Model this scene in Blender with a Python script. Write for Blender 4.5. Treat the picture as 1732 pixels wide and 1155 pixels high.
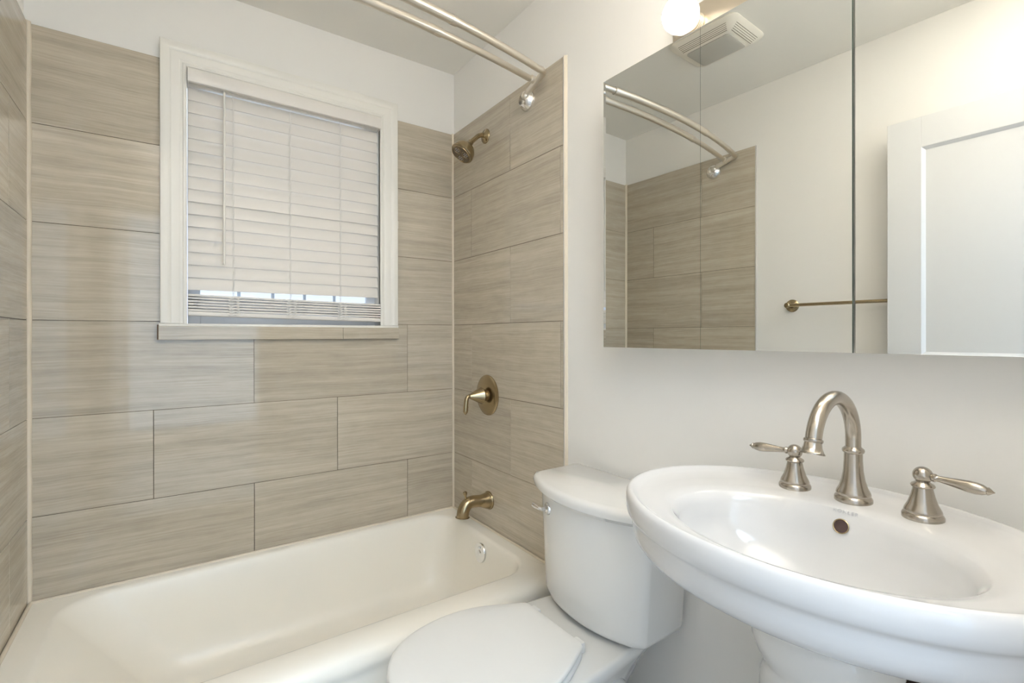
import bpy, bmesh, math, random
from mathutils import Vector, Matrix
C = bpy.context
S = C.scene
for o in list(bpy.data.objects):
    bpy.data.objects.remove(o)
random.seed(7)
PI = math.pi
H = 1.2                      # eye height; builder heights below are given relative to the eye
# ------------------------------------------------------------------ camera
TH, RO = math.radians(34.98), math.radians(-0.1)
F_PX, HOR = 823.32, 567.5
Rv = Vector((math.cos(TH), -math.sin(TH), 0)); Uv = Vector((0, 0, 1)); Fv = Vector((math.sin(TH), math.cos(TH), 0))
ri = Rv*math.cos(RO) + Uv*math.sin(RO); up = -Rv*math.sin(RO) + Uv*math.cos(RO)
cd = bpy.data.cameras.new('camera'); cam = bpy.data.objects.new('camera', cd); S.collection.objects.link(cam)
cam.matrix_world = Matrix(((ri.x, up.x, -Fv.x, 0), (ri.y, up.y, -Fv.y, 0), (ri.z, up.z, -Fv.z, H), (0, 0, 0, 1)))
cd.sensor_width = 36; cd.lens = F_PX/1732*36; cd.shift_y = -(577.5-HOR)/1732; cd.clip_start = 0.01
S.camera = cam
# ------------------------------------------------------------------ world, daylight, hall light, exposure
W = bpy.data.worlds.new('World'); S.world = W; W.use_nodes = True
bg = W.node_tree.nodes['Background']; bg.inputs[0].default_value = (0.80, 0.88, 1.0, 1); bg.inputs[1].default_value = 0.95
def area(name, loc, rot, sx, sy, power, col):
    l = bpy.data.lights.new(name, 'AREA'); l.shape = 'RECTANGLE'; l.size = sx; l.size_y = sy; l.energy = power; l.color = col
    o = bpy.data.objects.new(name, l); S.collection.objects.link(o); o.location = loc; o.rotation_euler = rot
    return o
BULB_EMIT = 18.0
area('hall_ceiling_light', (0.15, -1.0, 2.40), (0, 0, 0), 1.2, 0.8, 18, (0.55, 0.74, 1.0))
area('hall_window_daylight', (0.15, -2.35, 1.35), (PI/2, 0, 0), 2.9, 2.3, 25, (0.47, 0.72, 1.0))
area('window_daylight', (0.40, 3.0, 2.3), (-math.radians(65), 0, 0), 2.2, 1.6, 14, (0.72, 0.82, 1.0))
area('added_bounce_fill', (0.36, 0.22, 1.62), (PI+0.22, 0, 0), 0.3, 0.3, 11.8, (1.0, .965, .91)).data.spread = math.radians(80)      # added unseen fill lamp, standing in for a bounced flash to even the light
S.view_settings.view_transform = 'Standard'; S.view_settings.look = 'None'
S.view_settings.exposure = 0.84; S.view_settings.gamma = 1.0; S.view_settings.use_curve_mapping = False
S.cycles.use_denoising = True
S.cycles.max_bounces = 16; S.cycles.diffuse_bounces = 8; S.cycles.glossy_bounces = 8; S.cycles.transmission_bounces = 8
S.cycles.sample_clamp_indirect = 6
# ------------------------------------------------------------------ room numbers (metres, eye at x=y=0)
D, XR, XL, ZT, ZTUB, ZC = 2.091, 1.117, -0.364, 0.9704, -0.826, 1.2665
ROW = 0.3065; ZF = -H; TK = 0.010; YF = -0.10
# ------------------------------------------------------------------ materials
def mat(name, col=(.8, .8, .8), rough=.5, metal=0., spec=.5, coat=0., **kw):
    m = bpy.data.materials.new(name); m.use_nodes = True
    b = m.node_tree.nodes['Principled BSDF']
    b.inputs['Base Color'].default_value = (*col, 1); b.inputs['Roughness'].default_value = rough
    b.inputs['Metallic'].default_value = metal; b.inputs['Specular IOR Level'].default_value = spec
    b.inputs['Coat Weight'].default_value = coat
    for k, v in kw.items(): b.inputs[k.replace('_', ' ')].default_value = v
    return m
def N(m, t, **kw):
    n = m.node_tree.nodes.new(t)
    for k, v in kw.items(): setattr(n, k, v)
    return n
def speckle(m, c1, c2, scale=60, detail=3):          # soft colour variation on a plain surface
    nt = m.node_tree; b = nt.nodes['Principled BSDF']
    g = N(m, 'ShaderNodeNewGeometry'); n = N(m, 'ShaderNodeTexNoise'); n.inputs['Scale'].default_value = scale; n.inputs['Detail'].default_value = detail
    r = N(m, 'ShaderNodeValToRGB'); r.color_ramp.elements[0].position = .35; r.color_ramp.elements[1].position = .65
    r.color_ramp.elements[0].color = (*c1, 1); r.color_ramp.elements[1].color = (*c2, 1)
    nt.links.new(g.outputs['Position'], n.inputs['Vector']); nt.links.new(n.outputs['Fac'], r.inputs['Fac']); nt.links.new(r.outputs['Color'], b.inputs['Base Color'])
    return m
def bumpy(m, scale, strength, dist=.001):
    nt = m.node_tree; b = nt.nodes['Principled BSDF']
    g = N(m, 'ShaderNodeNewGeometry'); n = N(m, 'ShaderNodeTexNoise'); n.inputs['Scale'].default_value = scale; n.inputs['Detail'].default_value = 3
    bp = N(m, 'ShaderNodeBump'); bp.inputs['Strength'].default_value = strength; bp.inputs['Distance'].default_value = dist
    nt.links.new(g.outputs['Position'], n.inputs['Vector']); nt.links.new(n.outputs['Fac'], bp.inputs['Height']); nt.links.new(bp.outputs['Normal'], b.inputs['Normal'])
    return m
def brushed(m, stretch=(1, 1, 30), amt=.12, scale=40):    # brushed-metal roughness streaks
    nt = m.node_tree; b = nt.nodes['Principled BSDF']; base = b.inputs['Roughness'].default_value
    t = N(m, 'ShaderNodeTexCoord'); mp = N(m, 'ShaderNodeMapping'); mp.inputs['Scale'].default_value = stretch
    n = N(m, 'ShaderNodeTexNoise'); n.inputs['Scale'].default_value = scale
    r = N(m, 'ShaderNodeMapRange'); r.inputs['To Min'].default_value = base-amt/2; r.inputs['To Max'].default_value = base+amt/2
    nt.links.new(t.outputs['Object'], mp.inputs['Vector']); nt.links.new(mp.outputs['Vector'], n.inputs['Vector'])
    nt.links.new(n.outputs['Fac'], r.inputs['Value']); nt.links.new(r.outputs['Result'], b.inputs['Roughness'])
    return m
M = {}
M['paint'] = bumpy(mat('white_wall_paint', (.84, .825, .795), .42, spec=.4), 180, .06)
M['ceil'] = bumpy(mat('ceiling_paint', (.86, .84, .79), .8, spec=.2), 120, .06)
M['trim'] = mat('white_trim_paint', (.82, .80, .75), .32)
M['doorw'] = mat('white_door_paint', (.70, .70, .695), .35)
M['caulk'] = mat('cream_caulk', (.72, .64, .52), .5)
M['grout'] = mat('brown_grout', (.13, .10, .07), .9, spec=.1)
M['enamel'] = mat('cream_tub_enamel', (.90, .86, .775), .27, spec=.4)
M['china'] = mat('white_vitreous_china', (.77, .765, .745), .10, coat=.3)
M['sinkchina'] = mat('bright_white_china', (.67, .67, .67), .09, coat=.25)
M['seat'] = mat('white_seat_plastic', (.80, .795, .775), .3)
M['nickel'] = brushed(mat('brushed_nickel', (.46, .415, .355), .22, 1.), amt=.05, scale=90)
M['rodnickel'] = brushed(mat('satin_rod_nickel', (.76, .71, .635), .34, 1.), amt=.05, scale=90)
M['bronze'] = brushed(mat('bronze_nickel', (.40, .315, .19), .25, 1.), amt=.05, scale=90)
M['chrome'] = mat('chrome', (.82, .82, .82), .07, 1.)
M['satin'] = mat('bright_satin_metal', (.84, .82, .79), .2, 1.)
M['plate'] = brushed(mat('lamp_bar_nickel', (.74, .66, .54), .3, 1.), (30, 1, 1), .03, 60)
M['alu'] = mat('aluminium_tile_edge', (.70, .68, .66), .3, .9)
M['mirror'] = mat('mirror_glass', (.765, .775, .755), .004, 1.)
M['gedge'] = mat('green_glass_edge', (.11, .15, .125), .6, spec=.1)
M['cabin'] = mat('white_cabinet_enamel', (.75, .74, .70), .4)
M['dark'] = mat('dark_recess', (.02, .018, .016), .6)
M['slat'] = mat('warm_white_slat', (.77, .735, .69), .38)
M['cord'] = mat('white_blind_cord', (.85, .83, .80), .8)
M['wand'] = mat('clear_blind_wand', (.80, .775, .72), .2)
M['vinyl'] = mat('white_vinyl_sash', (.80, .81, .84), .35)
M['fan'] = mat('ivory_fan_plastic', (.78, .745, .66), .45)
M['lens'] = mat('frosted_fan_lens', (.50, .485, .44), .35)
M['floor'] = speckle(mat('grey_floor_tile', rough=.3), (.36, .34, .31), (.44, .42, .39), 14)
M['rubber'] = mat('dark_valve_metal', (.035, .02, .012), .4, .6)
M['letter'] = mat('grey_printed_letters', (.50, .51, .54), .5)
def stain():      # the tub's front carries faint vertical rusty runs by its far end
    m = M['enamel']; nt = m.node_tree; b = nt.nodes['Principled BSDF']
    g = N(m, 'ShaderNodeNewGeometry'); mp = N(m, 'ShaderNodeMapping'); mp.inputs['Scale'].default_value = (60, 60, 3)
    n = N(m, 'ShaderNodeTexNoise'); n.inputs['Scale'].default_value = 1.; n.inputs['Detail'].default_value = 4
    r = N(m, 'ShaderNodeMapRange'); r.inputs['From Min'].default_value = .52; r.inputs['From Max'].default_value = .72
    sp = N(m, 'ShaderNodeSeparateXYZ')
    rx = N(m, 'ShaderNodeMapRange'); rx.inputs['From Min'].default_value = .84; rx.inputs['From Max'].default_value = .98
    rz = N(m, 'ShaderNodeMapRange'); rz.inputs['From Min'].default_value = H-.885; rz.inputs['From Max'].default_value = H-.93
    ry = N(m, 'ShaderNodeMapRange'); ry.inputs['From Min'].default_value = 1.36; ry.inputs['From Max'].default_value = 1.33
    nt.links.new(g.outputs['Position'], mp.inputs['Vector']); nt.links.new(mp.outputs['Vector'], n.inputs['Vector']); nt.links.new(n.outputs['Fac'], r.inputs['Value'])
    nt.links.new(g.outputs['Position'], sp.inputs[0]); nt.links.new(sp.outputs['X'], rx.inputs['Value']); nt.links.new(sp.outputs['Z'], rz.inputs['Value']); nt.links.new(sp.outputs['Y'], ry.inputs['Value'])
    cur = r.outputs['Result']
    for s in (rx, rz, ry):
        k = N(m, 'ShaderNodeMath', operation='MULTIPLY'); nt.links.new(cur, k.inputs[0]); nt.links.new(s.outputs['Result'], k.inputs[1]); cur = k.outputs[0]
    mx = N(m, 'ShaderNodeMix', data_type='RGBA'); mx.inputs[6].default_value = b.inputs['Base Color'].default_value; mx.inputs[7].default_value = (.34, .22, .11, 1)
    nt.links.new(cur, mx.inputs[0]); nt.links.new(mx.outputs[2], b.inputs['Base Color'])
stain()
def tile_mat():                                   # vein-cut limestone porcelain: long horizontal streaks, offset tile by tile
    m = mat('streaked_taupe_tile', rough=.055, spec=.55); nt = m.node_tree; b = nt.nodes['Principled BSDF']; L = nt.links
    g = N(m, 'ShaderNodeNewGeometry')
    off = N(m, 'ShaderNodeMath', operation='MULTIPLY'); off.inputs[1].default_value = 37.
    L.new(g.outputs['Random Per Island'], off.inputs[0])
    cx = N(m, 'ShaderNodeCombineXYZ'); L.new(off.outputs[0], cx.inputs[0]); L.new(off.outputs[0], cx.inputs[2])
    ad = N(m, 'ShaderNodeVectorMath', operation='ADD'); L.new(g.outputs['Position'], ad.inputs[0]); L.new(cx.outputs[0], ad.inputs[1])
    # a slow waviness in height so that the streaks undulate
    wn = N(m, 'ShaderNodeTexNoise'); wn.inputs['Scale'].default_value = 3.2; wn.inputs['Detail'].default_value = 2; L.new(ad.outputs[0], wn.inputs['Vector'])
    ws = N(m, 'ShaderNodeMath', operation='MULTIPLY'); ws.inputs[1].default_value = .022; L.new(wn.outputs['Fac'], ws.inputs[0])
    wc = N(m, 'ShaderNodeCombineXYZ'); L.new(ws.outputs[0], wc.inputs[2])
    ad2 = N(m, 'ShaderNodeVectorMath', operation='ADD'); L.new(ad.outputs[0], ad2.inputs[0]); L.new(wc.outputs[0], ad2.inputs[1])
    def streak(sxy, sz, detail, rough=.6):
        mp = N(m, 'ShaderNodeMapping'); mp.inputs['Scale'].default_value = (sxy, sxy, sz); L.new(ad2.outputs[0], mp.inputs['Vector'])
        n = N(m, 'ShaderNodeTexNoise'); n.inputs['Scale'].default_value = 1.; n.inputs['Detail'].default_value = detail; n.inputs['Roughness'].default_value = rough
        L.new(mp.outputs['Vector'], n.inputs['Vector']); return n.outputs['Fac']
    a = streak(1.1, 34., 3); c = streak(5.5, 230., 5, .65); d = streak(16, 42., 4)
    def mul(x, k):
        q = N(m, 'ShaderNodeMath', operation='MULTIPLY'); q.inputs[1].default_value = k; L.new(x, q.inputs[0]); return q.outputs[0]
    def addn(x, y):
        q = N(m, 'ShaderNodeMath', operation='ADD'); L.new(x, q.inputs[0]); L.new(y, q.inputs[1]); return q.outputs[0]
    f = addn(addn(mul(a, .40), mul(c, .44)), mul(d, .16))
    r = N(m, 'ShaderNodeValToRGB'); e = r.color_ramp.elements
    e[0].position = .34; e[0].color = (.378, .329, .261, 1); e[1].position = .64; e[1].color = (.570, .512, .417, 1)
    k = e.new(.49); k.color = (.478, .423, .338, 1)
    L.new(f, r.inputs['Fac'])
    # each tile a touch lighter or darker
    tv = N(m, 'ShaderNodeMapRange'); tv.inputs['To Min'].default_value = .94; tv.inputs['To Max'].default_value = 1.05; L.new(g.outputs['Random Per Island'], tv.inputs['Value'])
    hs = N(m, 'ShaderNodeHueSaturation'); L.new(r.outputs['Color'], hs.inputs['Color']); L.new(tv.outputs['Result'], hs.inputs['Value'])
    L.new(hs.outputs['Color'], b.inputs['Base Color'])
    return m
M['tile'] = tile_mat()
def emit_mat(name, col, s):
    m = bpy.data.materials.new(name); m.use_nodes = True; nt = m.node_tree; nt.nodes.clear()
    e = nt.nodes.new('ShaderNodeEmission'); e.inputs[0].default_value = (*col, 1); e.inputs[1].default_value = s
    o = nt.nodes.new('ShaderNodeOutputMaterial'); nt.links.new(e.outputs[0], o.inputs[0]); return m
M['bulb'] = emit_mat('lit_globe', (1.0, .89, .755), BULB_EMIT)
def lamp_throw():                                 # a lamp globe with an opaque base: it throws its light forward, away from the wall
    nt = M['bulb'].node_tree; e = [n for n in nt.nodes if n.type == 'EMISSION'][0]
    g = nt.nodes.new('ShaderNodeNewGeometry'); d = nt.nodes.new('ShaderNodeVectorMath'); d.operation = 'DOT_PRODUCT'; d.inputs[1].default_value = (-1, 0, 0)
    r = nt.nodes.new('ShaderNodeMapRange'); r.interpolation_type = 'SMOOTHSTEP'
    r.inputs['From Min'].default_value = .02; r.inputs['From Max'].default_value = .60; r.inputs['To Min'].default_value = 1.1; r.inputs['To Max'].default_value = BULB_EMIT
    nt.links.new(g.outputs['Normal'], d.inputs[0]); nt.links.new(d.outputs['Value'], r.inputs['Value']); nt.links.new(r.outputs['Result'], e.inputs[1])
lamp_throw()
def glass_mat():
    m = bpy.data.materials.new('window_glass'); m.use_nodes = True; nt = m.node_tree; nt.nodes.clear()
    t = nt.nodes.new('ShaderNodeBsdfTransparent'); t.inputs[0].default_value = (.95, .97, .98, 1)
    g = nt.nodes.new('ShaderNodeBsdfGlossy'); g.inputs['Roughness'].default_value = 0
    f = nt.nodes.new('ShaderNodeFresnel'); f.inputs[0].default_value = 1.45; mx = nt.nodes.new('ShaderNodeMixShader'); o = nt.nodes.new('ShaderNodeOutputMaterial')
    nt.links.new(f.outputs[0], mx.inputs[0]); nt.links.new(t.outputs[0], mx.inputs[1]); nt.links.new(g.outputs[0], mx.inputs[2]); nt.links.new(mx.outputs[0], o.inputs[0]); return m
M['glass'] = glass_mat()
# ------------------------------------------------------------------ mesh helpers
def NB(): return bmesh.new()
def box(bm, x0, x1, y0, y1, z0, z1, bev=0., seg=2):
    r = bmesh.ops.create_cube(bm, size=1.)
    for v in r['verts']:
        v.co = Vector(((x0+x1)/2+v.co.x*(x1-x0), (y0+y1)/2+v.co.y*(y1-y0), (z0+z1)/2+v.co.z*(z1-z0)))
    if bev > 0:
        es = set(e for v in r['verts'] for e in v.link_edges)
        bmesh.ops.bevel(bm, geom=list(es), offset=bev, segments=seg, affect='EDGES', profile=.5)
def loft(bm, rings, cap0=True, cap1=True, closed=True):
    vs = [[bm.verts.new(p) for p in r] for r in rings]
    n = len(rings[0])
    for a, b in zip(vs, vs[1:]):
        for i in range(n if closed else n-1):
            j = (i+1) % n
            try: bm.faces.new((a[i], a[j], b[j], b[i]))
            except ValueError: pass
    if cap0: bm.faces.new(vs[0][::-1])
    if cap1: bm.faces.new(vs[-1])
    return vs
def basis(d):
    d = Vector(d).normalized(); a = Vector((0, 0, 1)) if abs(d.z) < .9 else Vector((1, 0, 0))
    u = d.cross(a).normalized(); return u, d.cross(u).normalized(), d
def lathe(bm, prof, org, axis, seg=40, cap0=True, cap1=True):
    u, v, d = basis(axis); org = Vector(org)
    loft(bm, [[org + d*h + (u*math.cos(2*PI*i/seg)+v*math.sin(2*PI*i/seg))*max(r, 1e-4) for i in range(seg)] for r, h in prof], cap0, cap1)
def smooth_path(pts, n=8):                        # Catmull-Rom through the points
    P = [Vector(p) for p in pts]; out = []
    for i in range(len(P)-1):
        p0 = P[max(i-1, 0)]; p1 = P[i]; p2 = P[i+1]; p3 = P[min(i+2, len(P)-1)]
        for k in range(n):
            t = k/n
            out.append(.5*((2*p1)+(p2-p0)*t+(2*p0-5*p1+4*p2-p3)*t*t+(3*p1-p0-3*p2+p3)*t**3))
    out.append(P[-1]); return out
def tube(bm, pts, rad, seg=20, cap=True, flat=1.):
    P = [Vector(p) for p in pts]; n = len(P); R = rad if isinstance(rad, (list, tuple)) else [rad]*n
    T = [(P[min(i+1, n-1)]-P[max(i-1, 0)]).normalized() for i in range(n)]
    u = basis(T[0])[0]; rings = []
    for i in range(n):
        u = (u - T[i]*u.dot(T[i])).normalized(); v = T[i].cross(u)
        rings.append([P[i]+(u*math.cos(2*PI*k/seg)*flat+v*math.sin(2*PI*k/seg))*R[i] for k in range(seg)])
    loft(bm, rings, cap, cap)
def sphere(bm, c, r, u=32, v=20, s=(1, 1, 1)):
    res = bmesh.ops.create_uvsphere(bm, u_segments=u, v_segments=v, radius=r)
    for q in res['verts']: q.co = Vector((q.co.x*s[0], q.co.y*s[1], q.co.z*s[2]))+Vector(c)
def lerp(a, b, t): return a+(b-a)*t
# ------------------------------------------------------------------ object helpers
def root_loc(p):
    l = Vector((0, 0, 0))
    while p is not None: l += Vector(p.location); p = p.parent
    return l
def obj(name, bm, m, parent=None, smooth=True, ang=40, label=None):
    """one mesh object; builder coordinates are eye-relative, the object's origin sits at its thing's base"""
    bmesh.ops.recalc_face_normals(bm, faces=bm.faces[:])
    for v in bm.verts: v.co.z += H
    if parent is None:
        lo = [min(v.co[i] for v in bm.verts) for i in range(3)]; hi = [max(v.co[i] for v in bm.verts) for i in range(3)]
        base = Vector(((lo[0]+hi[0])/2, (lo[1]+hi[1])/2, lo[2]))
    else: base = root_loc(parent)
    for v in bm.verts: v.co -= base
    me = bpy.data.meshes.new(name); bm.to_mesh(me); bm.free()
    if smooth:
        me.polygons.foreach_set('use_smooth', [True]*len(me.polygons)); me.set_sharp_from_angle(angle=math.radians(ang))
    me.materials.append(m)
    o = bpy.data.objects.new(name, me); S.collection.objects.link(o)
    if parent is None: o.location = base
    else: o.parent = parent
    if label: o['label'] = label
    return o
def tag(o, label, cat, group=None):
    o['label'] = label; o['category'] = cat
    if group: o['group'] = group
    return o
def thing(name, label, cat, loc, group=None):
    o = bpy.data.objects.new(name, None); S.collection.objects.link(o); o.empty_display_size = .05
    o.location = (loc[0], loc[1], loc[2]+H); return tag(o, label, cat, group)
def struct(o, label=None, cat=None):
    o['kind'] = 'structure'
    if label: tag(o, label, cat)
    return o
# ================================================================== THE ROOM
bm = NB(); box(bm, -1.6, 1.9, -2.6, D+.13, ZF-.06, ZF); struct(obj('floor', bm, M['floor'], smooth=False), 'grey stone tiled bathroom floor', 'floor')
bm = NB(); box(bm, -1.6, 1.9, -2.6, D+.13, ZC, ZC+.06); struct(obj('ceiling', bm, M['ceil'], smooth=False), 'plain off-white painted ceiling', 'ceiling')
WX0, WX1, WZ0, WZ1 = .046, .752, .035, .957              # window opening
YB = D+TK
bm = NB()
for b in ((-.5, WX0-.012, ZF, ZC), (WX1+.012, 1.3, ZF, ZC), (WX0-.012, WX1+.012, ZF, WZ0-.002), (WX0-.012, WX1+.012, WZ1+.012, ZC)):
    box(bm, b[0], b[1], YB, YB+.12, b[2], b[3])
wb = struct(obj('wall_back', bm, M['paint'], smooth=False), 'white window wall with taupe streaked tile below', 'wall')
bm = NB(); box(bm, XR+TK, XR+.14, YF-.12, YB, ZF, ZC)
wr = struct(obj('wall_right', bm, M['paint'], smooth=False), 'white wall behind the sink, toilet and shower fittings', 'wall')
bm = NB(); box(bm, XL-.14, XL-TK, YF-.12, YB, ZF, ZC)
wl = struct(obj('wall_left', bm, M['paint'], smooth=False), 'white left wall with towel bar, tiled at the tub', 'wall')
DX0, DX1, DZ = -.27, .56, .872                            # doorway the picture is taken from
bm = NB()
for b in ((-1.6, DX0, ZF, ZC), (DX1, 1.9, ZF, ZC), (DX0, DX1, DZ, ZC)): box(bm, b[0], b[1], YF-.12, YF, b[2], b[3])
struct(obj('wall_front', bm, M['paint'], smooth=False), 'white wall with the doorway', 'wall')
bm = NB(); box(bm, -1.6, 1.9, -2.6, -2.5, ZF, ZC); struct(obj('wall_hall', bm, M['paint'], smooth=False), 'white hallway wall beyond the doorway', 'wall')
# ---- tile cladding: real tiles with gaps over dark grout
def split(iv, joints):
    xs = [iv[0]]+[j for j in sorted(joints) if iv[0] < j < iv[1]]+[iv[1]]
    return list(zip(xs, xs[1:]))
def cladding(axis, at, sign, u0, u1, joints_by_row, parent, hole=None, zlow=ZTUB-.02):
    G = .0008; bt = NB(); bgm = NB()
    def slab(bm, a, b, z0, z1, inset, dep, bev):
        p, q = at+sign*dep, at+sign*inset
        lo, hi = min(p, q), max(p, q)
        if axis == 'y': box(bm, a, b, lo, hi, z0, z1, bev, 1)
        else: box(bm, lo, hi, a, b, z0, z1, bev, 1)
    for k in range(7):
        z1 = ZT-ROW*k; z0 = max(ZT-ROW*(k+1), zlow)
        if z1-z0 < .02: continue
        for a, b in split((u0, u1), joints_by_row[k]):
            rects = [(a, b, z0, z1)]
            if hole and z0 < hole[2] < z1 and b > hole[0] and a < hole[1]:      # a notched tile beside the sill
                hx0, hx1, hz0, _ = hole; A, B_, Z0, Z1 = a+G, b-G, z0+G, z1-G
                ol = [(A, Z0), (B_, Z0)]
                ol += [(B_, Z1), (hx1, Z1), (hx1, hz0)] if b > hx1 else [(B_, hz0)]
                ol += [(hx0, hz0), (hx0, Z1), (A, Z1)] if a < hx0 else [(A, hz0)]
                loft(bt, [[(x, at, z) for x, z in ol], [(x, at+sign*TK, z) for x, z in ol]])
                box(bgm, a-G, b+G, at+sign*.0016, at+sign*(TK+.0005), z0, hz0)
                if a < hx0: box(bgm, a-G, hx0, at+sign*.0016, at+sign*(TK+.0005), hz0, z1)
                if b > hx1: box(bgm, hx1, b+G, at+sign*.0016, at+sign*(TK+.0005), hz0, z1)
                continue
            if hole:
                hx0, hx1, hz0, hz1 = hole; nr = []
                for (p, q, s, t) in rects:
                    if q <= hx0 or p >= hx1 or t <= hz0 or s >= hz1: nr.append((p, q, s, t)); continue
                    if p < hx0: nr.append((p, hx0, s, t))
                    if q > hx1: nr.append((hx1, q, s, t))
                    if s < hz0: nr.append((max(p, hx0), min(q, hx1), s, hz0))
                rects = nr
            for (p, q, s, t) in rects:
                if q-p < .004: continue
                slab(bt, p+G, q-G, s+G, t-G, 0, TK, .0006)
                slab(bgm, p-G, q+G, s-G, t, .0016, TK+.0005, 0)
    t = obj('tile_cladding', bt, M['tile'], parent, smooth=False); obj('grout', bgm, M['grout'], t, smooth=False)
    return t
JA, JB = (-.051, .570), (.259, .881)
cladding('y', D, 1, XL, XR, [(), (), (), JB, JA, JB, JA], wb, (-.02, .815, .02, 1.2))
cladding('x', XR, 1, 1.283, D, [(1.608,), (1.30, 1.917)]*3+[(1.608,)], wr)
cladding('x', XL, -1, 1.262, D, [(1.56,), (1.88,)]*3+[(1.56,)], wl)
# ---- cream caulk in the corners and metal edge on the tile ends
def bead(x, y, z0, z1, r, parent, name='corner_caulk', m='caulk'):
    bm = NB(); n = 14
    loft(bm, [[(x+.0012*math.sin(z*23)+r*math.cos(2*PI*i/n), y+r*math.sin(2*PI*i/n), z) for i in range(n)] for z in [lerp(z0, z1, k/24) for k in range(25)]])
    return obj(name, bm, M[m], parent)
bead(XL+.001, D-.001, ZTUB, ZT+.004, .0085, wl); bead(XR-.001, D-.001, ZTUB, ZT+.002, .0065, wr)
for nm, x0, x1, y0, y1, p in (('tile_edge_strip', XR-.001, XR+TK, 1.2805, 1.2845, wr), ('tile_edge_strip', XL-TK, XL+.001, 1.2595, 1.2635, wl)):
    bm = NB(); box(bm, x0, x1, y0, y1, ZTUB-.02, ZT+.001, .0008); obj(nm, bm, M['alu'], p)
bm = NB(); loft(bm, [[(XR+TK, 1.281, z), (XR+TK, 1.272, z), (XR+.004, 1.2765, z), (XR+.001, 1.2805, z)] for z in (ZTUB+.2, ZT+.002)])
obj('tile_edge_caulk', bm, M['caulk'], wr)
# ---- window
jb = NB()
for b in ((WX0-.012, WX0, WZ0, WZ1), (WX1, WX1+.012, WZ0, WZ1), (WX0-.012, WX1+.012, WZ1, WZ1+.012)): box(jb, b[0], b[1], D-.004, YB+.115, b[2], b[3])
win = struct(obj('window_1', jb, M['trim'], smooth=False), 'window with white casing and lowered blind over the tub', 'window')
prof = [(0., .0), (0., .010), (.004, .013), (.010, .0135), (.013, .0105), (.020, .0105), (.024, .0125), (.046, .0135), (.050, .0165), (.058, .0195), (.070, .0205), (.0765, .0195), (.078, .017), (.078, -.008), (0., -.008)]
def casing():
    bm = NB(); rings = []
    for k in range(4):
        r = []
        for o, t in prof:
            x = WX0-o if k < 2 else WX1+o; z = .0455 if k in (0, 3) else WZ1+o
            r.append((x, D-t, z))
        rings.append(r)
    loft(bm, rings, True, True); return bm
obj('casing', casing(), M['trim'], win, ang=25)
bm = NB(); box(bm, -.036, .831, D-.020, YB+.10, .034, .0445, .0015); sill = obj('sill', bm, M['trim'], win)
for a, b in ((-.037, .5865), (.5875, .832)):
    bm = NB(); box(bm, a, b, D-.0225, D+.004, -.0125, .0355, .0012); obj('sill_tile', bm, M['tile'], sill, smooth=False)
bm = NB(); box(bm, -.0405, -.0365, D-.021, D-.001, -.012, .040, .0015); obj('raw_tile_edge', bm, mat('raw_tile_edge', (.10, .055, .03), .8), sill)
bm = NB(); box(bm, .8275, .8345, D-.012, D-.001, .480, .514, .002); obj('clip', bm, M['trim'], win)
# sashes, panes and slim muntins
YS = YB+.055
def sash(z0, z1, y):
    bm = NB(); w = .038; x0, x1 = WX0+.004, WX1-.004
    for b in ((x0, x0+w, z0, z1), (x1-w, x1, z0, z1), (x0+w, x1-w, z0, z0+w), (x0+w, x1-w, z1-w, z1)): box(bm, b[0], b[1], y-.015, y+.015, b[2], b[3], .003)
    s = obj('sash', bm, M['vinyl'], win)
    bm = NB(); box(bm, x0+w-.004, x1-w+.004, y-.003, y+.001, z0+w-.004, z1-w+.004); obj('glass_pane', bm, M['glass'], s, smooth=False)
    for x in (.215, .335, .455, .575):
        bm = NB(); box(bm, x-.006, x+.006, y+.002, y+.009, z0+w, z1-w, .001); obj('muntin', bm, M['vinyl'], s)
sash(.0445, .52, YS); sash(.49, WZ1-.004, YS+.032)
# ---- neighbour's siding seen as a sliver through the gap
bm = NB()
for k in range(14): box(bm, -2.5, 4., 5.2+.01*(k % 2), 5.3, -1.2+k*.2, -1.0+k*.2)
struct(obj('wall_neighbour', bm, M['vinyl'], smooth=False), 'pale siding outside the window', 'wall')
# ---- door leaf standing open along the left wall
def door():
    L, Hh, T = .765, 2.035, .035; bm = NB(); z0 = ZF+.01; z1 = z0+Hh
    rails = [(z0, z0+.22), (z0+1.0, z0+1.12), (z1-.118, z1)]
    box(bm, 0, .108, 0, T, z0, z1, .001); box(bm, L-.108, L, 0, T, z0, z1, .001)
    for a, b in rails: box(bm, .108, L-.108, 0, T, a, b, .001)
    for (a, b) in ((rails[0][1], rails[1][0]), (rails[1][1], rails[2][0])):
        box(bm, .105, L-.105, .010, T-.010, a-.003, b+.003)
        for y0, y1 in ((0, .0105), (T, T-.0105)):       # sloped sticking round each panel
            o = [(.108, a), (L-.108, a), (L-.108, b), (.108, b)]; i = [(.120, a+.012), (L-.120, a+.012), (L-.120, b-.012), (.120, b-.012)]
            loft(bm, [[(p, y0, q) for p, q in o], [(p, y1, q) for p, q in i]], False, False)
    a = math.radians(2.4); hx, hy = -.268, -.095
    for v in bm.verts:                                  # local x runs along the leaf to +y, local y is thickness towards the wall
        lx, ly = v.co.x, v.co.y
        v.co.x = hx + .030 - ly*math.cos(a) - lx*math.sin(a); v.co.y = hy + lx*math.cos(a) - ly*math.sin(a)
    return bm
dr = struct(obj('door_1', door(), M['doorw'], smooth=False), 'white panelled door standing open against the left wall', 'door')
bm = NB(); lathe(bm, [(.028, 0), (.028, .006), (.012, .010), (.011, .035), (.024, .045), (.026, .058), (.018, .068), (.002, .070)], (-.262, .690, -.31), (1, 0, 0), 28); obj('door_knob', bm, M['nickel'], dr)
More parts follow.
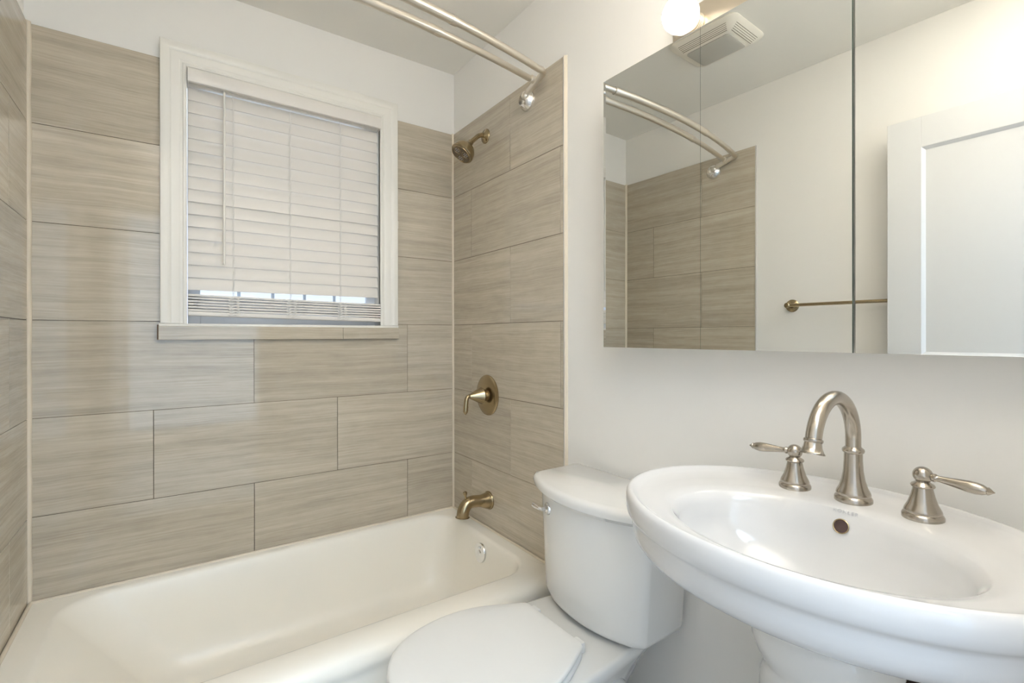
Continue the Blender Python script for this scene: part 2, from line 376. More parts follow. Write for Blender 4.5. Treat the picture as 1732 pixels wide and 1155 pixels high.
# ================================================================== BATHTUB
def rrect(x0, x1, y0, y1, r, z, n=10):
    p = []
    for cx, cy, a0 in ((x1-r, y1-r, 0), (x0+r, y1-r, PI/2), (x0+r, y0+r, PI), (x1-r, y0+r, 1.5*PI)):
        for k in range(n+1):
            a = a0+PI/2*k/n; p.append((cx+r*math.cos(a), cy+r*math.sin(a), z))
    return p
tub = thing('bathtub', 'cream white enamel bathtub under the window', 'bathtub', (.376, 1.69, ZF))
bm = NB(); X0, X1, Y0, Y1 = XL+.002, XR-.002, 1.272, D-.004
rings = [rrect(X0, X1, Y0+.008, Y1, .004, ZF), rrect(X0, X1, Y0+.008, Y1, .004, -.905), rrect(X0, X1, Y0+.006, Y1, .004, -.888), rrect(X0, X1, Y0, Y1, .004, -.876),
         rrect(X0, X1, Y0, Y1, .004, -.862), rrect(X0, X1, Y0+.004, Y1, .004, -.848), rrect(X0, X1, Y0+.014, Y1, .005, -.836), rrect(X0, X1, Y0+.030, Y1, .006, -.829), rrect(X0, X1, Y0+.05, Y1, .008, ZTUB)]
I = (X0+.085, X1-.060, 1.385, D-.040)                     # mouth of the basin
def inn(d0, d1, df, db, r, z): return rrect(I[0]+d0, I[1]-d1, I[2]+df, I[3]-db, r, z)
rings += [inn(-.012, -.010, -.012, -.010, .125, -.8262), inn(-.003, -.002, -.003, -.002, .12, -.829), inn(.008, .003, .004, .004, .115, -.838), inn(.022, .007, .010, .009, .11, -.856),
          inn(.075, .016, .022, .020, .11, -.92), inn(.14, .028, .036, .034, .11, -1.0), inn(.20, .045, .055, .055, .10, -1.08), inn(.24, .075, .085, .085, .09, -1.125), inn(.30, .13, .13, .13, .08, -1.142)]
loft(bm, rings, True, True); obj('tub_shell', bm, M['enamel'], tub, ang=60)
bm = NB(); tube(bm, [(XL+.006, D-.006, ZTUB+.001), (XR-.006, D-.006, ZTUB+.001)], .0055, 10); obj('tub_caulk', bm, M['caulk'], tub)
bm = NB(); tube(bm, [(XR-.006, D-.006, ZTUB+.001), (XR-.006, 1.29, ZTUB+.001)], .0055, 10); obj('tub_caulk', bm, M['caulk'], tub)
bm = NB(); tube(bm, [(XL+.006, D-.006, ZTUB+.001), (XL+.006, 1.27, ZTUB+.001)], .0055, 10); obj('tub_caulk', bm, M['caulk'], tub)
def lerp3(a, b, t): return Vector(a).lerp(Vector(b), t)
OV = (1.043, 1.715, -.893)
ov = NB(); nrm = Vector((-1, 0, .12)).normalized()
lathe(ov, [(.039, -.010), (.039, .004), (.037, .008), (.028, .0095), (.012, .0085), (.010, .010), (.005, .0115), (.001, .012)], OV, nrm, 40); op = obj('overflow_plate', ov, M['chrome'], tub, label='chrome overflow plate')
bm = NB(); u, v, d = basis(nrm); sphere(bm, Vector(OV)+nrm*.010+Vector((0, 0, .022)), .004, 14, 8); obj('screw', bm, M['chrome'], op)
# ================================================================== TUB SPOUT, VALVE, SHOWER HEAD
sp = thing('tub_spout', 'bronze-toned tub spout low on the tiled wall above the tub', 'faucet', (XR, 1.77, -.75))
bm = NB(); path = smooth_path([(XR, 1.77, -.706), (1.095, 1.77, -.704), (1.06, 1.77, -.699), (1.03, 1.77, -.697), (1.008, 1.77, -.703), (.993, 1.77, -.722), (.988, 1.77, -.742), (.987, 1.77, -.752)], 5)
rr = []
for p in path:
    t = (XR-p.x)
    rr.append(.036 if t < .005 else .036-.011*min(1, (t-.005)/.04) if p.z > -.712 else .0255)
rr[-2:] = [.0285, .0300]
tube(bm, path, rr, 28); s1 = obj('spout_body', bm, M['bronze'], sp)
bm = NB(); lathe(bm, [(.0385, 0), (.0385, .004), (.036, .008), (.033, .010)], (XR, 1.77, -.706), (-1, 0, 0), 36); obj('wall_flange', bm, M['bronze'], sp)
bm = NB(); lathe(bm, [(.0045, 0), (.004, .012), (.0085, .024), (.009, .030), (.006, .033), (.001, .0335)], (1.003, 1.77, -.681), (-.15, 0, 1), 18); obj('diverter_knob', bm, M['bronze'], sp)
sv = thing('shower_valve', 'round bronze-toned shower valve with lever at mid height on the tile', 'shower valve', (XR, 1.78, -.345))
bm = NB(); lathe(bm, [(.087, 0), (.087, .003), (.083, .006), (.070, .0095), (.045, .012), (.02, .013)], (XR, 1.78, -.256), (-1, 0, 0), 56); obj('escutcheon', bm, M['bronze'], sv)
bm = NB(); lathe(bm, [(.024, .008), (.024, .022), (.021, .024), (.021, .032)], (XR, 1.78, -.256), (-1, 0, 0), 36); obj('collar', bm, M['bronze'], sv)
bm = NB(); lathe(bm, [(.002, .030), (.034, .031), (.036, .034), (.034, .038), (.022, .062), (.013, .082), (.009, .090)], (XR, 1.78, -.256), (-1, 0, 0), 36)
tube(bm, smooth_path([(1.033, 1.78, -.256), (1.022, 1.78, -.256), (1.014, 1.78, -.264), (1.010, 1.78, -.285), (1.008, 1.78, -.310), (1.007, 1.78, -.332)], 6), [.0092]*5+[.0085]*8+[.0095]*8+[.0105]*6+[.0085, .006, .003, .001], 16)
obj('lever_handle', bm, M['bronze'], sv)
sh = thing('showerhead', 'round bronze-toned shower head on a short bent arm', 'shower head', (XR, 1.79, .72))
bm = NB(); lathe(bm, [(.031, 0), (.031, .003), (.028, .007), (.016, .011), (.011, .016)], (XR, 1.79, .862), (-1, 0, 0), 36); obj('wall_flange', bm, M['bronze'], sh)
bm = NB(); hd = Vector((-.60, 0, -.80)).normalized(); E0 = Vector((1.040, 1.79, .819))
tube(bm, smooth_path([(XR, 1.79, .862), (1.095, 1.79, .862), (1.078, 1.79, .855), (1.060, 1.79, .838), E0], 6), .0098, 18); obj('shower_arm', bm, M['bronze'], sh)
bm = NB(); lathe(bm, [(.011, -.004), (.0135, .000), (.0135, .008), (.016, .012), (.020, .018), (.036, .030), (.046, .046), (.050, .064), (.050, .070), (.047, .073)], E0, hd, 44); hb = obj('head_shell', bm, M['bronze'], sh)
M['face'] = mat('dark_spray_face', (.16, .12, .08), .4, .7); M['nozz'] = mat('grey_nozzle', (.42, .37, .33), .5)
bm = NB(); lathe(bm, [(.047, .068), (.047, .0745), (.044, .0755), (.0, .0765)], E0, hd, 44); fc = obj('spray_face', bm, M['face'], sh, label='dark spray face with bronze rings')
u, v, d = basis(hd); cen = E0+hd*.0755
bm = NB()
for k in range(3):                                     # three petal outlines and the nozzle clusters between them
    a = 2*PI*k/3+.5; c = cen+(u*math.cos(a)+v*math.sin(a))*.0235
    tube(bm, [c+(u*math.cos(t)+v*math.sin(t))*.0165+hd*.001 for t in [2*PI*i/24 for i in range(25)]], .0016, 8)
tube(bm, [cen+(u*math.cos(t)+v*math.sin(t))*.0435+hd*.0006 for t in [2*PI*i/40 for i in range(41)]], .0018, 8)
obj('petal_ring', bm, M['bronze'], fc)
bm = NB()
for k in range(3):
    a = 2*PI*k/3+.5; c = cen+(u*math.cos(a)+v*math.sin(a))*.0235
    for j in range(7):
        q = c if j == 0 else c+(u*math.cos(j*PI/3)+v*math.sin(j*PI/3))*.0085
        lathe(bm, [(.0024, 0), (.0022, .0025), (.001, .003)], q, hd, 8)
obj('spray_nozzles', bm, M['nozz'], fc)
# ================================================================== CURTAIN ROD
rod = thing('curtain_rod', 'double curved satin nickel shower curtain rod across the tub', 'curtain rod', (.376, 1.35, .87))
ZR = .93
def bow(y_end, y_mid, x0, x1, n=36):
    return [(lerp(x0, x1, k/n), y_end-(y_end-y_mid)*(1-(2*k/n-1)**2), ZR) for k in range(n+1)]
XE0, XE1 = XL+.040, XR-.040
outer = bow(1.336, 1.257, XE0+.03, XE1-.03)
bm = NB()
op_ = [(XR-.022, 1.455, .912), (XR-.026, 1.415, .921), (XR-.030, 1.375, .929), (XR-.036, 1.352, ZR), (XR-.052, 1.337, ZR)]
ol = [(XL+.022, 1.455, .912), (XL+.026, 1.415, .921), (XL+.030, 1.375, .929), (XL+.036, 1.352, ZR), (XL+.052, 1.337, ZR)]
full = smooth_path(ol+outer+op_[::-1], 4)
tube(bm, full, .0118, 18); orod = obj('outer_rod', bm, M['rodnickel'], rod)
bm = NB(); mid = [p for p in full if XL+.42 < p.x < .695]; tube(bm, mid, .0137, 18); tube(bm, mid[:3], .0146, 18); tube(bm, mid[-3:], .0146, 18); obj('rod_sleeve', bm, M['rodnickel'], orod)
inner = bow(1.411, 1.335, XL+.028, XR-.028)
bm = NB(); tube(bm, smooth_path(inner, 3), .0112, 18); irod = obj('inner_rod', bm, M['rodnickel'], rod)
bm = NB(); mid = [p for p in smooth_path(inner, 3) if XL+.40 < p.x < .685]; tube(bm, mid, .0131, 18); tube(bm, mid[:3], .0140, 18); tube(bm, mid[-3:], .0140, 18); obj('rod_sleeve', bm, M['rodnickel'], irod)
for s, X in ((-1, XR), (1, XL)):
    bm = NB(); lathe(bm, [(.0132, 0), (.0134, .022), (.012, .024)], (inner[0][0] if s > 0 else inner[-1][0], 1.408, ZR), (s, -.25, 0), 18); obj('rod_socket', bm, M['rodnickel'], irod)
    bm = NB(); lathe(bm, [(.040, 0), (.040, .004), (.038, .010), (.031, .020), (.026, .026), (.0225, .028)], (X, 1.487, .896), (s, 0, 0), 36, True, False)
    lathe(bm, [(.0225, .028), (.0215, .018), (.0205, .012), (.001, .012)], (X, 1.487, .896), (s, 0, 0), 36, False, False)
    bk = obj('wall_bracket', bm, M['satin'], rod, label='bright wall bracket')
    bm = NB(); sphere(bm, (X+s*.020, 1.475, .903), .0165, 24, 16); obj('pivot_ball', bm, M['rodnickel'], bk)
    bm = NB(); tube(bm, [(X+s*.020, 1.475, .905), (X+s*.022, 1.452, .9125)], .0105, 18); obj('arm_stub', bm, M['rodnickel'], bk)
    bm = NB(); sphere(bm, (X+s*.0285, 1.396, ZR+.013), .003, 12, 8); obj('set_screw', bm, M['chrome'], bk)
# ================================================================== WINDOW BLIND
bl = thing('window_blind', 'warm white slatted blind lowered over the window, bottom slats stacked', 'blind', (.396, D+.02, .066))
BX0, BX1, BY = .0495, .7485, D+.022
bm = NB(); vp = [(-.006, .900), (-.010, .9015), (-.012, .906), (-.012, .944), (-.010, .9485), (-.006, .950), (.000, .950), (.000, .900)]
loft(bm, [[(x, D-.022+y, z) for y, z in vp] for x in (.0475, .7495)]); va = obj('valance', bm, M['slat'], bl, ang=30)
for x in (.0475, .7465):
    bm = NB(); box(bm, x, x+.003, D-.024, D+.012, .900, .950, .0005); obj('valance_return', bm, M['slat'], va)
bm = NB(); box(bm, BX0-.002, BX1+.002, BY-.028, BY+.028, .905, .953, .002); obj('headrail', bm, M['slat'], bl)
def slat_bm(zc, tilt, x0, x1, dz=0., w=.050, crown=.003, th=.0026, y=None):
    bm = NB(); n = 8; y = BY if y is None else y
    ca, sa = math.cos(tilt), math.sin(tilt); ring = []
    for side in (1, -1):
        for k in range(n+1):
            t = (k/n-.5)*side*-1; a = t*w; b = crown*(1-4*t*t)+side*th/2
            ring.append((-a, b))                       # a across the slat, b its thickness direction
    out = []
    for x, d in ((x0, 0.), (x1, dz)):
        out.append([(x, y+a*ca-b*sa, zc+d+a*sa+b*ca) for a, b in ring])
    loft(bm, out); return bm
PITCH = .0457; NSL = 16; Z_TOP = .8775
for k in range(NSL):
    obj('slat', slat_bm(Z_TOP-k*PITCH+random.uniform(-.0006, .0006), math.radians(79+random.uniform(-1.2, 1.2)), BX0, BX1), M['slat'], bl, ang=60)
ZS = .1465; TILT = -.0125
for k in range(6):
    obj('stacked_slat', slat_bm(ZS-k*.0105, random.uniform(-.02, .02), BX0-.0005, BX1+.0015, TILT+k*.0004, .050, .0032, .0062, D+.012+random.uniform(-.001, .001)), M['slat'], bl, ang=60)
bm = NB(); br = rrect(D-.013, D+.037, .0735, .0895, .003, 0, 3)
loft(bm, [[(x, p[0], p[1]+d) for p in br] for x, d in ((BX0-.0005, 0), (BX1+.0015, TILT))]); obj('bottom_rail', bm, M['slat'], bl)
for x in (.191, .389, .585):
    q = (x-BX0)/(BX1-BX0)*TILT; lc = NB()
    for dy in (-.0115,):
        pts = [(x+.0015*math.sin(k*1.9+x*50), BY-.010-.0035*abs(math.sin(k*PI/2+.8)), lerp(.905, .150+q, k/48)) for k in range(49)]
        tube(lc, pts, .0011, 6)
        tube(lc, [(p[0]+.0035, p[1]+.001, p[2]) for p in pts], .0008, 6)
    for k in range(7):                                   # slack ladder loops bunched over the stack
        z = .148+q-k*.0105
        tube(lc, smooth_path([(x-.020, D-.0165, z), (x-.010, D-.0205, z-.007), (x+.002, D-.0185, z-.001), (x+.012, D-.0205, z-.008), (x+.022, D-.0165, z-.002)], 4), .0011, 6)
        tube(lc, smooth_path([(x+.018, D-.0165, z-.006), (x+.006, D-.0195, z-.003), (x-.008, D-.0190, z-.008), (x-.018, D-.0165, z-.005)], 4), .0010, 6)
    obj('ladder_cord', lc, M['cord'], bl)
wd = NB(); tube(wd, [(.1605, D-.018, .893), (.1600, D-.019, .60), (.1590, D-.020, .275), (.1590, D-.020, .262)], [.0042, .0042, .0046, .0052], 10); wo = obj('wand', wd, M['wand'], bl)
bm = NB(); tube(bm, smooth_path([(.1605, D-.006, .905), (.1605, D-.016, .904), (.1605, D-.019, .896), (.1605, D-.018, .890)], 4), .002, 8); obj('wand_hook', bm, M['wand'], wo)
# ================================================================== TOILET
TY, TYT = .991, .981
to = thing('toilet', 'white two-piece toilet with closed lid between tub and sink', 'toilet', (.75, TY, ZF))
def egg(xb, xf, hw, z, yb=None, n=48, xw=None, flatback=.0, p=2.25):
    """outline from a straight back at xb to an egg-shaped front at xf"""
    yb = hw*.62 if yb is None else yb; xw = lerp(xb, xf, .42) if xw is None else xw; pts = []
    for k in range(n+1):                                 # front half, from +y side round the nose to -y side
        a = PI/2-PI*k/n; c, s = math.cos(a), math.sin(a)
        pts.append((xw-(xw-xf)*abs(c)**(2/p)*(1 if c >= 0 else -1), TY+hw*abs(s)**(2/p)*(1 if s >= 0 else -1), z))
    m = 8
    for k in range(1, m+1):
        t = k/m; e = math.sin(t*PI/2); pts.append((lerp(xw, xb-.012, t), TY-lerp(hw, yb+.006, 1-math.cos(t*PI/2)), z))
    pts += [(xb-.004, TY-yb, z), (xb, TY-yb+.010, z), (xb, TY+yb-.010, z), (xb-.004, TY+yb, z)]
    for k in range(m, 0, -1):
        t = k/m; pts.append((lerp(xw, xb-.012, t), TY+lerp(hw, yb+.006, 1-math.cos(t*PI/2)), z))
    return pts
def deckline(xb, xf, hw, hb, z): return egg(xb, xf, hw, z, hb, xw=.62)
bm = NB()
rings = [deckline(1.02, .52, .112, .115, ZF), deckline(1.02, .52, .115, .118, ZF+.03), deckline(1.0, .54, .10, .10, ZF+.06), deckline(.98, .56, .095, .085, ZF+.13), deckline(.98, .54, .105, .085, ZF+.20),
         deckline(1.0, .48, .13, .095, ZF+.27), deckline(1.03, .43, .165, .115, ZF+.335), deckline(1.05, .405, .180, .134, ZF+.372), deckline(1.055, .398, .185, .142, ZF+.388), deckline(1.055, .398, .185, .144, ZF+.402), deckline(1.052, .402, .181, .141, ZF+.409), deckline(1.045, .41, .174, .134, ZF+.411)]
loft(bm, rings); obj('bowl', bm, M['china'], to, ang=70)
for s in (-1, 1):                                        # the moulded trapway curve on the flank
    bm = NB(); y = TY+s*.088
    tube(bm, smooth_path([(.70, y, ZF+.13), (.78, y+s*.012, ZF+.25), (.86, y+s*.016, ZF+.315), (.94, y+s*.012, ZF+.26), (.965, y+s*.006, ZF+.14), (.97, y, ZF+.03)], 6), .050, 20); obj('trapway', bm, M['china'], to)
ZSE = ZF+.413
def seat_ring(d, z, xb=.823): return egg(xb-d*.4, .385+d, .192-d, z, .116-d*.4, xw=.62)
bm = NB(); loft(bm, [seat_ring(.004, ZSE), seat_ring(0, ZSE+.004), seat_ring(0, ZSE+.013), seat_ring(.005, ZSE+.017), seat_ring(.02, ZSE+.018)]); obj('seat_ring', bm, M['seat'], to, ang=60)
bm = NB(); zl = ZSE+.0195
loft(bm, [seat_ring(.010, zl, .825), seat_ring(.003, zl+.001, .825), seat_ring(.001, zl+.005, .825), seat_ring(.001, zl+.0095, .825), seat_ring(.004, zl+.0125, .825), seat_ring(.010, zl+.0140, .825), seat_ring(.05, zl+.0148, .825), seat_ring(.12, zl+.0155, .825)]); obj('seat_lid', bm, M['seat'], to, ang=60)
for s in (-1, 1):
    bm = NB(); box(bm, .818, .842, TY+s*.088-.016, TY+s*.088+.016, ZSE-.001, ZSE+.026, .004); obj('hinge', bm, M['seat'], to)
def bowfront(xs, xc, xb, hw, z, n=28, rb=.012):           # tank outline: bowed front, straight sides and back
    pts = [(xb, TYT-hw+.004, z), (xb, TYT+hw-.004, z), (xb-.01, TYT+hw, z), (lerp(xb, xs, .5), TYT+hw, z), (xs+rb, TYT+hw, z)]
    for k in range(n+1):
        t = 1-2*k/n; y = t*(hw-.0015); x = xs-(xs-xc)*(1-abs(t)**2.1)
        if abs(t) > .96: x += rb*.5*((abs(t)-.96)/.04)**2
        pts.append((x, TYT+y, z))
    pts += [(xs+rb, TYT-hw, z), (lerp(xb, xs, .5), TYT-hw, z), (xb-.01, TYT-hw, z)]
    return pts
bm = NB(); zb, zt_ = -.768, -.466
loft(bm, [bowfront(.952, .905, 1.09, .178, zb-.012), bowfront(.945, .893, 1.096, .190, zb), bowfront(.944, .890, 1.098, .193, zb+.012), bowfront(.944, .884, 1.10, .203, lerp(zb, zt_, .5)), bowfront(.944, .878, 1.10, .213, zt_)])
tank = obj('tank', bm, M['china'], to, ang=35)
bm = NB()
loft(bm, [bowfront(.944, .876, 1.103, .214, -.468), bowfront(.934, .864, 1.106, .224, -.453), bowfront(.928, .857, 1.108, .231, -.453), bowfront(.926, .855, 1.108, .233, -.442), bowfront(.927, .856, 1.108, .232, -.433), bowfront(.931, .861, 1.107, .228, -.427), bowfront(.940, .872, 1.105, .219, -.4245)])
obj('tank_lid', bm, M['china'], to, ang=50)
FL = (.9005, TYT+.124, -.5055); fn = Vector((-1, .345, 0)).normalized()
bm = NB(); lathe(bm, [(.0175, -.008), (.0175, .003), (.016, .005), (.010, .006), (.006, .010), (.0055, .020)], FL, fn, 30); fl = obj('flush_lever', bm, M['chrome'], to, label='chrome flush lever')
bm = NB(); a = Vector(FL)+fn*.018; tube(bm, [a, a+Vector((-.006, .012, .0015)), a+Vector((-.008, .025, .004)), a+Vector((-.008, .036, .006))], [.0055, .005, .0065, .006], 12, True, .55); obj('lever_arm', bm, M['chrome'], fl)
# ================================================================== PEDESTAL SINK
SX, SY, AX, AY = .860, .375, .250, .328
XW = XR+TK-.002
si = thing('pedestal_sink', 'white oval pedestal sink under the mirrored cabinet', 'sink', (.87, SY, ZF))
NS = 96
def ell(r, z, cx=SX, cy=SY, ax=AX, ay=AY, xmax=XW):
    return [(min(cx+ax*r*math.cos(2*PI*k/NS), xmax), cy+ay*r*math.sin(2*PI*k/NS), z) for k in range(NS)]
def mix(r0, r1, t): return [tuple(lerp(a[i], b[i], t) for i in range(3)) for a, b in zip(r0, r1)]
PX = .905
under = [ell(.22, -.58, PX, SY, .30, .33), ell(.24, -.50, .905), ell(.34, -.462, .895), ell(.54, -.436, .88), ell(.72, -.415, .868), ell(.85, -.399, .862), ell(.915, -.387, .860), ell(.944, -.376), ell(.955, -.364), ell(.959, -.354), ell(.962, -.342),
         ell(.968, -.337), ell(.982, -.3335), ell(.994, -.328), ell(1.0, -.318), ell(1.0, -.308), ell(.994, -.299), ell(.982, -.2935), ell(.966, -.2915), ell(.950, -.2935), ell(.932, -.298), ell(.905, -.3015)]
b0 = ell(.905, -.3015); b1 = ell(1., -.3075, .815, SY-.008, .157, .217)
inside = [mix(b0, b1, t) for t in (.35, .7)]
inside += [b1, ell(.985, -.3105, .815, SY-.008, .157, .217), ell(.965, -.3155, .815, SY-.008, .157, .217), ell(.93, -.327, .815, SY-.008, .157, .217), ell(.86, -.352, .817, SY-.006, .158, .232), ell(.76, -.385, .82, SY-.004, .158, .232), ell(.6, -.415, .825, SY, .158, .232), ell(.40, -.433, .828, SY, .158, .225), ell(.16, -.441, .83, SY, .158, .158)]
bm = NB(); loft(bm, under+inside); basin = obj('basin', bm, M['sinkchina'], si, ang=70)
bm = NB(); lathe(bm, [(.026, 0), (.026, .004), (.022, .006), (.018, .004), (.001, .0045)], (.83, SY, -.4415), (0, 0, 1), 32); obj('drain', bm, M['nickel'], si, label='metal drain ring')
# overflow hole on the back slope
OC = Vector((.9578, SY-.0075, -.3340)); on = Vector((-.92, 0, .39)).normalized()
bm = NB(); u, v, d = basis(on); tube(bm, [OC+(u*math.cos(t)+v*math.sin(t))*.0118+on*.0005 for t in [2*PI*k/32 for k in range(33)]], .0011, 8); orng = obj('overflow_ring', bm, M['bronze'], si, label='metal overflow ring')
bm = NB(); lathe(bm, [(.0118, -.004), (.0118, .0004), (.001, .0006)], OC, on, 28); obj('overflow_hole', bm, mat('overflow_shadow', (.09, .06, .055), .3, .5), orng)
tc = bpy.data.curves.new('lettering', 'FONT'); tc.body = 'KOHLER'; tc.size = .0088; tc.align_x = 'CENTER'; tc.extrude = .0002; tc.space_character = 1.25
to_ = bpy.data.objects.new('lettering', tc); S.collection.objects.link(to_)
me = bpy.data.meshes.new_from_object(to_.evaluated_get(C.evaluated_depsgraph_get())); bpy.data.objects.remove(to_)
me.name = 'lettering'; me.materials.clear(); me.materials.append(M['letter'])
lo = bpy.data.objects.new('lettering', me); S.collection.objects.link(lo); lo.parent = si
ln = Vector((-.78, 0, .63)).normalized(); lx = Vector((0, -1, 0)); ly = ln.cross(lx)
LP = Vector((.9662, SY-.0105, -.3130))
lb = root_loc(si); mw = Matrix(((lx.x, ly.x, ln.x, LP.x-lb.x), (lx.y, ly.y, ln.y, LP.y-lb.y), (lx.z, ly.z, ln.z, LP.z+H-lb.z), (0, 0, 0, 1))); lo.matrix_basis = mw
# pedestal column
def col(rx, ry, z): return [(PX+rx*math.cos(2*PI*k/64), SY+ry*math.sin(2*PI*k/64), z) for k in range(64)]
bm = NB(); loft(bm, [col(.135, .150, ZF), col(.135, .150, ZF+.03), col(.125, .14, ZF+.05), col(.105, .115, ZF+.09), col(.088, .094, ZF+.20), col(.083, .090, ZF+.36), col(.087, .096, ZF+.50), col(.090, .100, ZF+.570), col(.088, .098, ZF+.600), col(.083, .0925, ZF+.617), col(.082, .0915, ZF+.626), col(.084, .094, ZF+.634), col(.094, .105, ZF+.652), col(.100, .112, ZF+.672), col(.102, .1145, ZF+.695), col(.098, .110, ZF+.712), col(.08, .09, ZF+.722)])
obj('pedestal', bm, M['china'], si, ang=60)
# shut-off valve behind the pedestal
va_ = thing('shutoff_valve', 'dark shut-off valve on the wall behind the sink pedestal', 'valve', (1.08, .325, -.67))
bm = NB(); lathe(bm, [(.024, 0), (.022, .006), (.009, .010), (.009, .05)], (XR+TK, .325, -.64), (-1, 0, 0), 24); obj('wall_flange', bm, M['rubber'], va_)
bm = NB(); lathe(bm, [(.012, -.028), (.015, -.02), (.015, .018), (.013, .024), (.009, .028)], (1.075, .325, -.64), (0, 0, 1), 20); obj('valve_body', bm, M['rubber'], va_)
bm = NB(); lathe(bm, [(.016, -.006), (.019, 0), (.017, .008), (.019, .016), (.015, .020)], (1.06, .325, -.605), (-.2, 0, 1), 14); obj('handle', bm, M['rubber'], va_)
bm = NB(); tube(bm, smooth_path([(1.075, .325, -.62), (1.078, .325, -.56), (1.07, .322, -.50), (1.06, .320, -.46)], 5), .005, 10); obj('supply_tube', bm, M['chrome'], va_)
# ================================================================== FAUCET
ZD = -.3035; FX = 1.030
fa = thing('faucet', 'brushed nickel widespread faucet with two lever handles on sink deck', 'faucet', (FX, SY, ZD))
bm = NB(); lathe(bm, [(.0300, -.004), (.0300, .004), (.0285, .007), (.0265, .009), (.0275, .012), (.0265, .016), (.0225, .024), (.0185, .037), (.0158, .054), (.0147, .074), (.0146, .086), (.0170, .088), (.0178, .091), (.0170, .094), (.0146, .096), (.0125, .098)], (FX, SY, ZD), (0, 0, 1), 48); sb = obj('spout_base', bm, M['nickel'], fa)
zc_ = -.190; R_ = .080; pts = [(FX, SY, ZD+.092), (FX, SY, -.205)]+[(FX-R_+R_*math.cos(math.radians(a)), SY, zc_+R_*math.sin(math.radians(a))) for a in range(0, 169, 6)]
bm = NB(); tube(bm, pts, .0124, 28); spo = obj('spout', bm, M['nickel'], fa)
a = math.radians(168); tip = Vector((FX-R_+R_*math.cos(a), SY, zc_+R_*math.sin(a))); td = Vector((-math.sin(a), 0, math.cos(a))).normalized()
bm = NB(); lathe(bm, [(.0124, -.002), (.0142, -.001), (.0146, .001), (.0142, .003), (.0128, .005), (.0140, .013), (.0172, .0205), (.0188, .0215), (.0188, .0235), (.0165, .0240), (.014, .021)], tip, td, 36, True, True); obj('aerator', bm, M['nickel'], spo)
def handle(y, s, droop):
    bm = NB(); lathe(bm, [(.0285, -.004), (.0285, .004), (.0270, .007), (.0250, .0085), (.0258, .011), (.0245, .015), (.0200, .024), (.0160, .037), (.0138, .047), (.0134, .050), (.0160, .0515), (.0166, .0535), (.0150, .056), (.0100, .059), (.0085, .062), (.0100, .0655)], (FX-.006, y, ZD), (0, 0, 1), 44)
    h = obj('handle', bm, M['nickel'], fa)
    c = Vector((FX-.006, y, ZD+.0705)); bm = NB(); sphere(bm, c, .0138, 32, 20); obj('ball', bm, M['nickel'], h)
    d = Vector((-.10, s, droop)).normalized(); bm = NB()
    lathe(bm, [(.0050, .010), (.0066, .014), (.0068, .017), (.0052, .019), (.0050, .022), (.0060, .032), (.0078, .046), (.0092, .058), (.0094, .067), (.0080, .075), (.0056, .080), (.0062, .0815), (.0045, .084), (.0018, .087), (.0006, .089)], c, d, 26); obj('lever', bm, M['nickel'], h)
handle(SY+.100, 1, -.03); handle(SY-.103, -1, -.06)
# ================================================================== MIRRORED CABINET
def mx(y, z): return 1.0396-.02*(y-1.0)+.0023*(z-.35)
CY = [(.7011, 1.0165), (.384, .7006), (.062, .3790)]; CZ0, CZ1 = -.034, .7435
ca = thing('medicine_cabinet', 'wide frameless mirrored medicine cabinet above the sink', 'cabinet', (1.09, .54, CZ0))
bm = NB(); y0, y1 = .064, 1.0145
loft(bm, [[(mx(y0, z)+.021, y0, z), (mx(y1, z)+.021, y1, z), (XR+TK, y1, z), (XR+TK, y0, z)] for z in (CZ0+.002, CZ1-.002)]); obj('cabinet_body', bm, M['cabin'], ca, smooth=False)
for i, (a, b) in enumerate(CY):
    e = .0001; dp = .0007
    def P(y, z, d): return (mx(y, z)+d+(.0 if i < 2 else (b-y)*.006), y, z)
    def R4(i_, d):
        j = .0095 if i == 0 and i_ else i_              # the outer edge is bevelled widest
        return [P(a+i_, CZ0+i_, d), P(b-j, CZ0+i_, d), P(b-j, CZ1-i_, d), P(a+i_, CZ1-i_, d)]
    bm = NB(); loft(bm, [R4(0, .0185), R4(0, .0040)], True, False); dpan = obj('mirror_door', bm, M['cabin'], ca, smooth=False)
    bm = NB(); loft(bm, [R4(0, .0045), R4(0, dp), R4(e, 0)], True, True); obj('mirror_glass', bm, M['mirror'], dpan, smooth=False, label='bevelled mirror glass')
    bm = NB(); g = .0012
    for (p, q) in (((a, a+g), (b-g, b)) if i else ((a, a+g),)): loft(bm, [[P(p-.0002, z, dp-.0001), P(q+.0002, z, dp-.0001), P(q+.0002, z, .0055), P(p-.0002, z, .0055)] for z in (CZ0, CZ1)])
    obj('glass_edge', bm, M['gedge'], dpan, smooth=False)
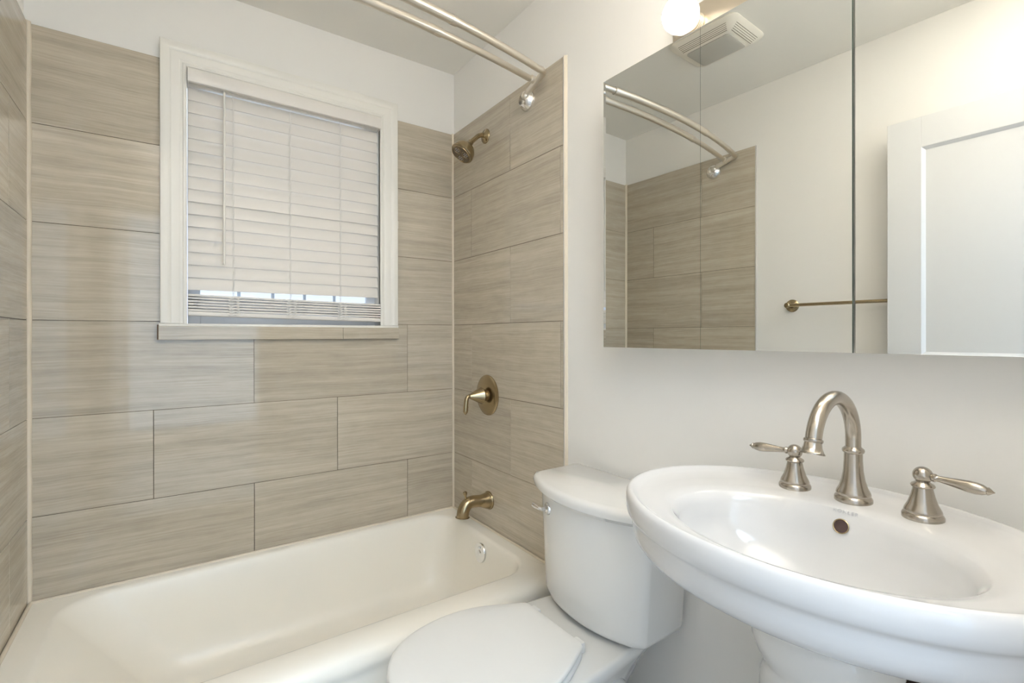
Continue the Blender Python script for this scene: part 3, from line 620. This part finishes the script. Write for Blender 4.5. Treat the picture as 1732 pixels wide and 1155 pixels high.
# ================================================================== VANITY LIGHT
vl = thing('vanity_light', 'brushed nickel light bar with lit globe bulbs over mirrored cabinet', 'light', (1.1, .53, .753))
PXL, BZ = 1.112, .803
bm = NB(); box(bm, PXL, XR+TK, .177, .830, .753, .855, .004); obj('back_plate', bm, M['plate'], vl)
for y in (.757, .588, .419, .250):
    bm = NB(); lathe(bm, [(.027, 0), (.027, .005), (.024, .006), (.0245, .009), (.023, .010), (.0235, .013), (.022, .014), (.0225, .018), (.020, .020), (.016, .021)], (PXL, y, BZ), (-1, 0, 0), 30); so = obj('lamp_socket', bm, M['plate'], vl)
    bm = NB(); lathe(bm, [(.016, .017), (.018, .021), (.030, .029), (.040, .043), (.0445, .061), (.0430, .077), (.036, .092), (.024, .102), (.010, .1065), (.001, .107)], (PXL, y, BZ), (-1, 0, 0), 36); obj('globe_bulb', bm, M['bulb'], so, label='lit white globe bulb')
# ================================================================== TOWEL BAR, EXHAUST FAN
XLW = XL-TK
tb = thing('towel_bar', 'slim bronze-toned towel bar on left wall, seen only in mirror', 'towel bar', (XLW, .80, .12))
bm = NB(); tube(bm, [(XLW+.055, 1.10, .147), (XLW+.055, .495, .147)], .0075, 18); obj('bar', bm, M['bronze'], tb)
for y in (1.088, .508):
    bm = NB(); lathe(bm, [(.030, 0), (.030, .004), (.026, .008), (.011, .012), (.009, .030), (.010, .045), (.0125, .048), (.0125, .062), (.009, .066), (.001, .067)], (XLW, y, .147), (1, 0, 0), 32); obj('post', bm, M['bronze'], tb)
fx0, fx1, fy0, fy1 = .030, .288, 1.022, 1.328
ef = thing('exhaust_fan', 'ivory ceiling exhaust fan with louvred edges, seen only in mirror', 'fan', (.159, 1.175, ZC-.05))
def fr(i, z, r=.035): return rrect(fx0+i, fx1-i, fy0+i, fy1-i, r, z, 8)
bm = NB(); loft(bm, [fr(0, ZC), fr(-.002, ZC-.004, .038), fr(0, ZC-.008, .038), fr(.006, ZC-.013), fr(.03, ZC-.030, .03), fr(.048, ZC-.038, .022), fr(.055, ZC-.039, .02)]); cv = obj('fan_cover', bm, M['fan'], ef, ang=50)
bm = NB(); loft(bm, [fr(.056, ZC-.036, .016), fr(.056, ZC-.042, .016), fr(.062, ZC-.045, .014)]); obj('fan_lens', bm, M['lens'], ef, label='grey frosted lens')
bm = NB()
for k in range(5):
    i = .016+k*.0062; z = ZC-.0135-.0275*(i-.006)/.042-.0001
    for y in (fy0+i,): tube(bm, [(fx0+.045+.002*k, y, z), (fx1-.045-.002*k, y, z)], .0010, 6)
    for x in (fx1-i,): tube(bm, [(x, fy0+.045+.002*k, z), (x, fy1-.045-.002*k, z)], .0010, 6)
obj('louvre_slots', bm, mat('fan_slot_shadow', (.16, .14, .11), .7), cv)
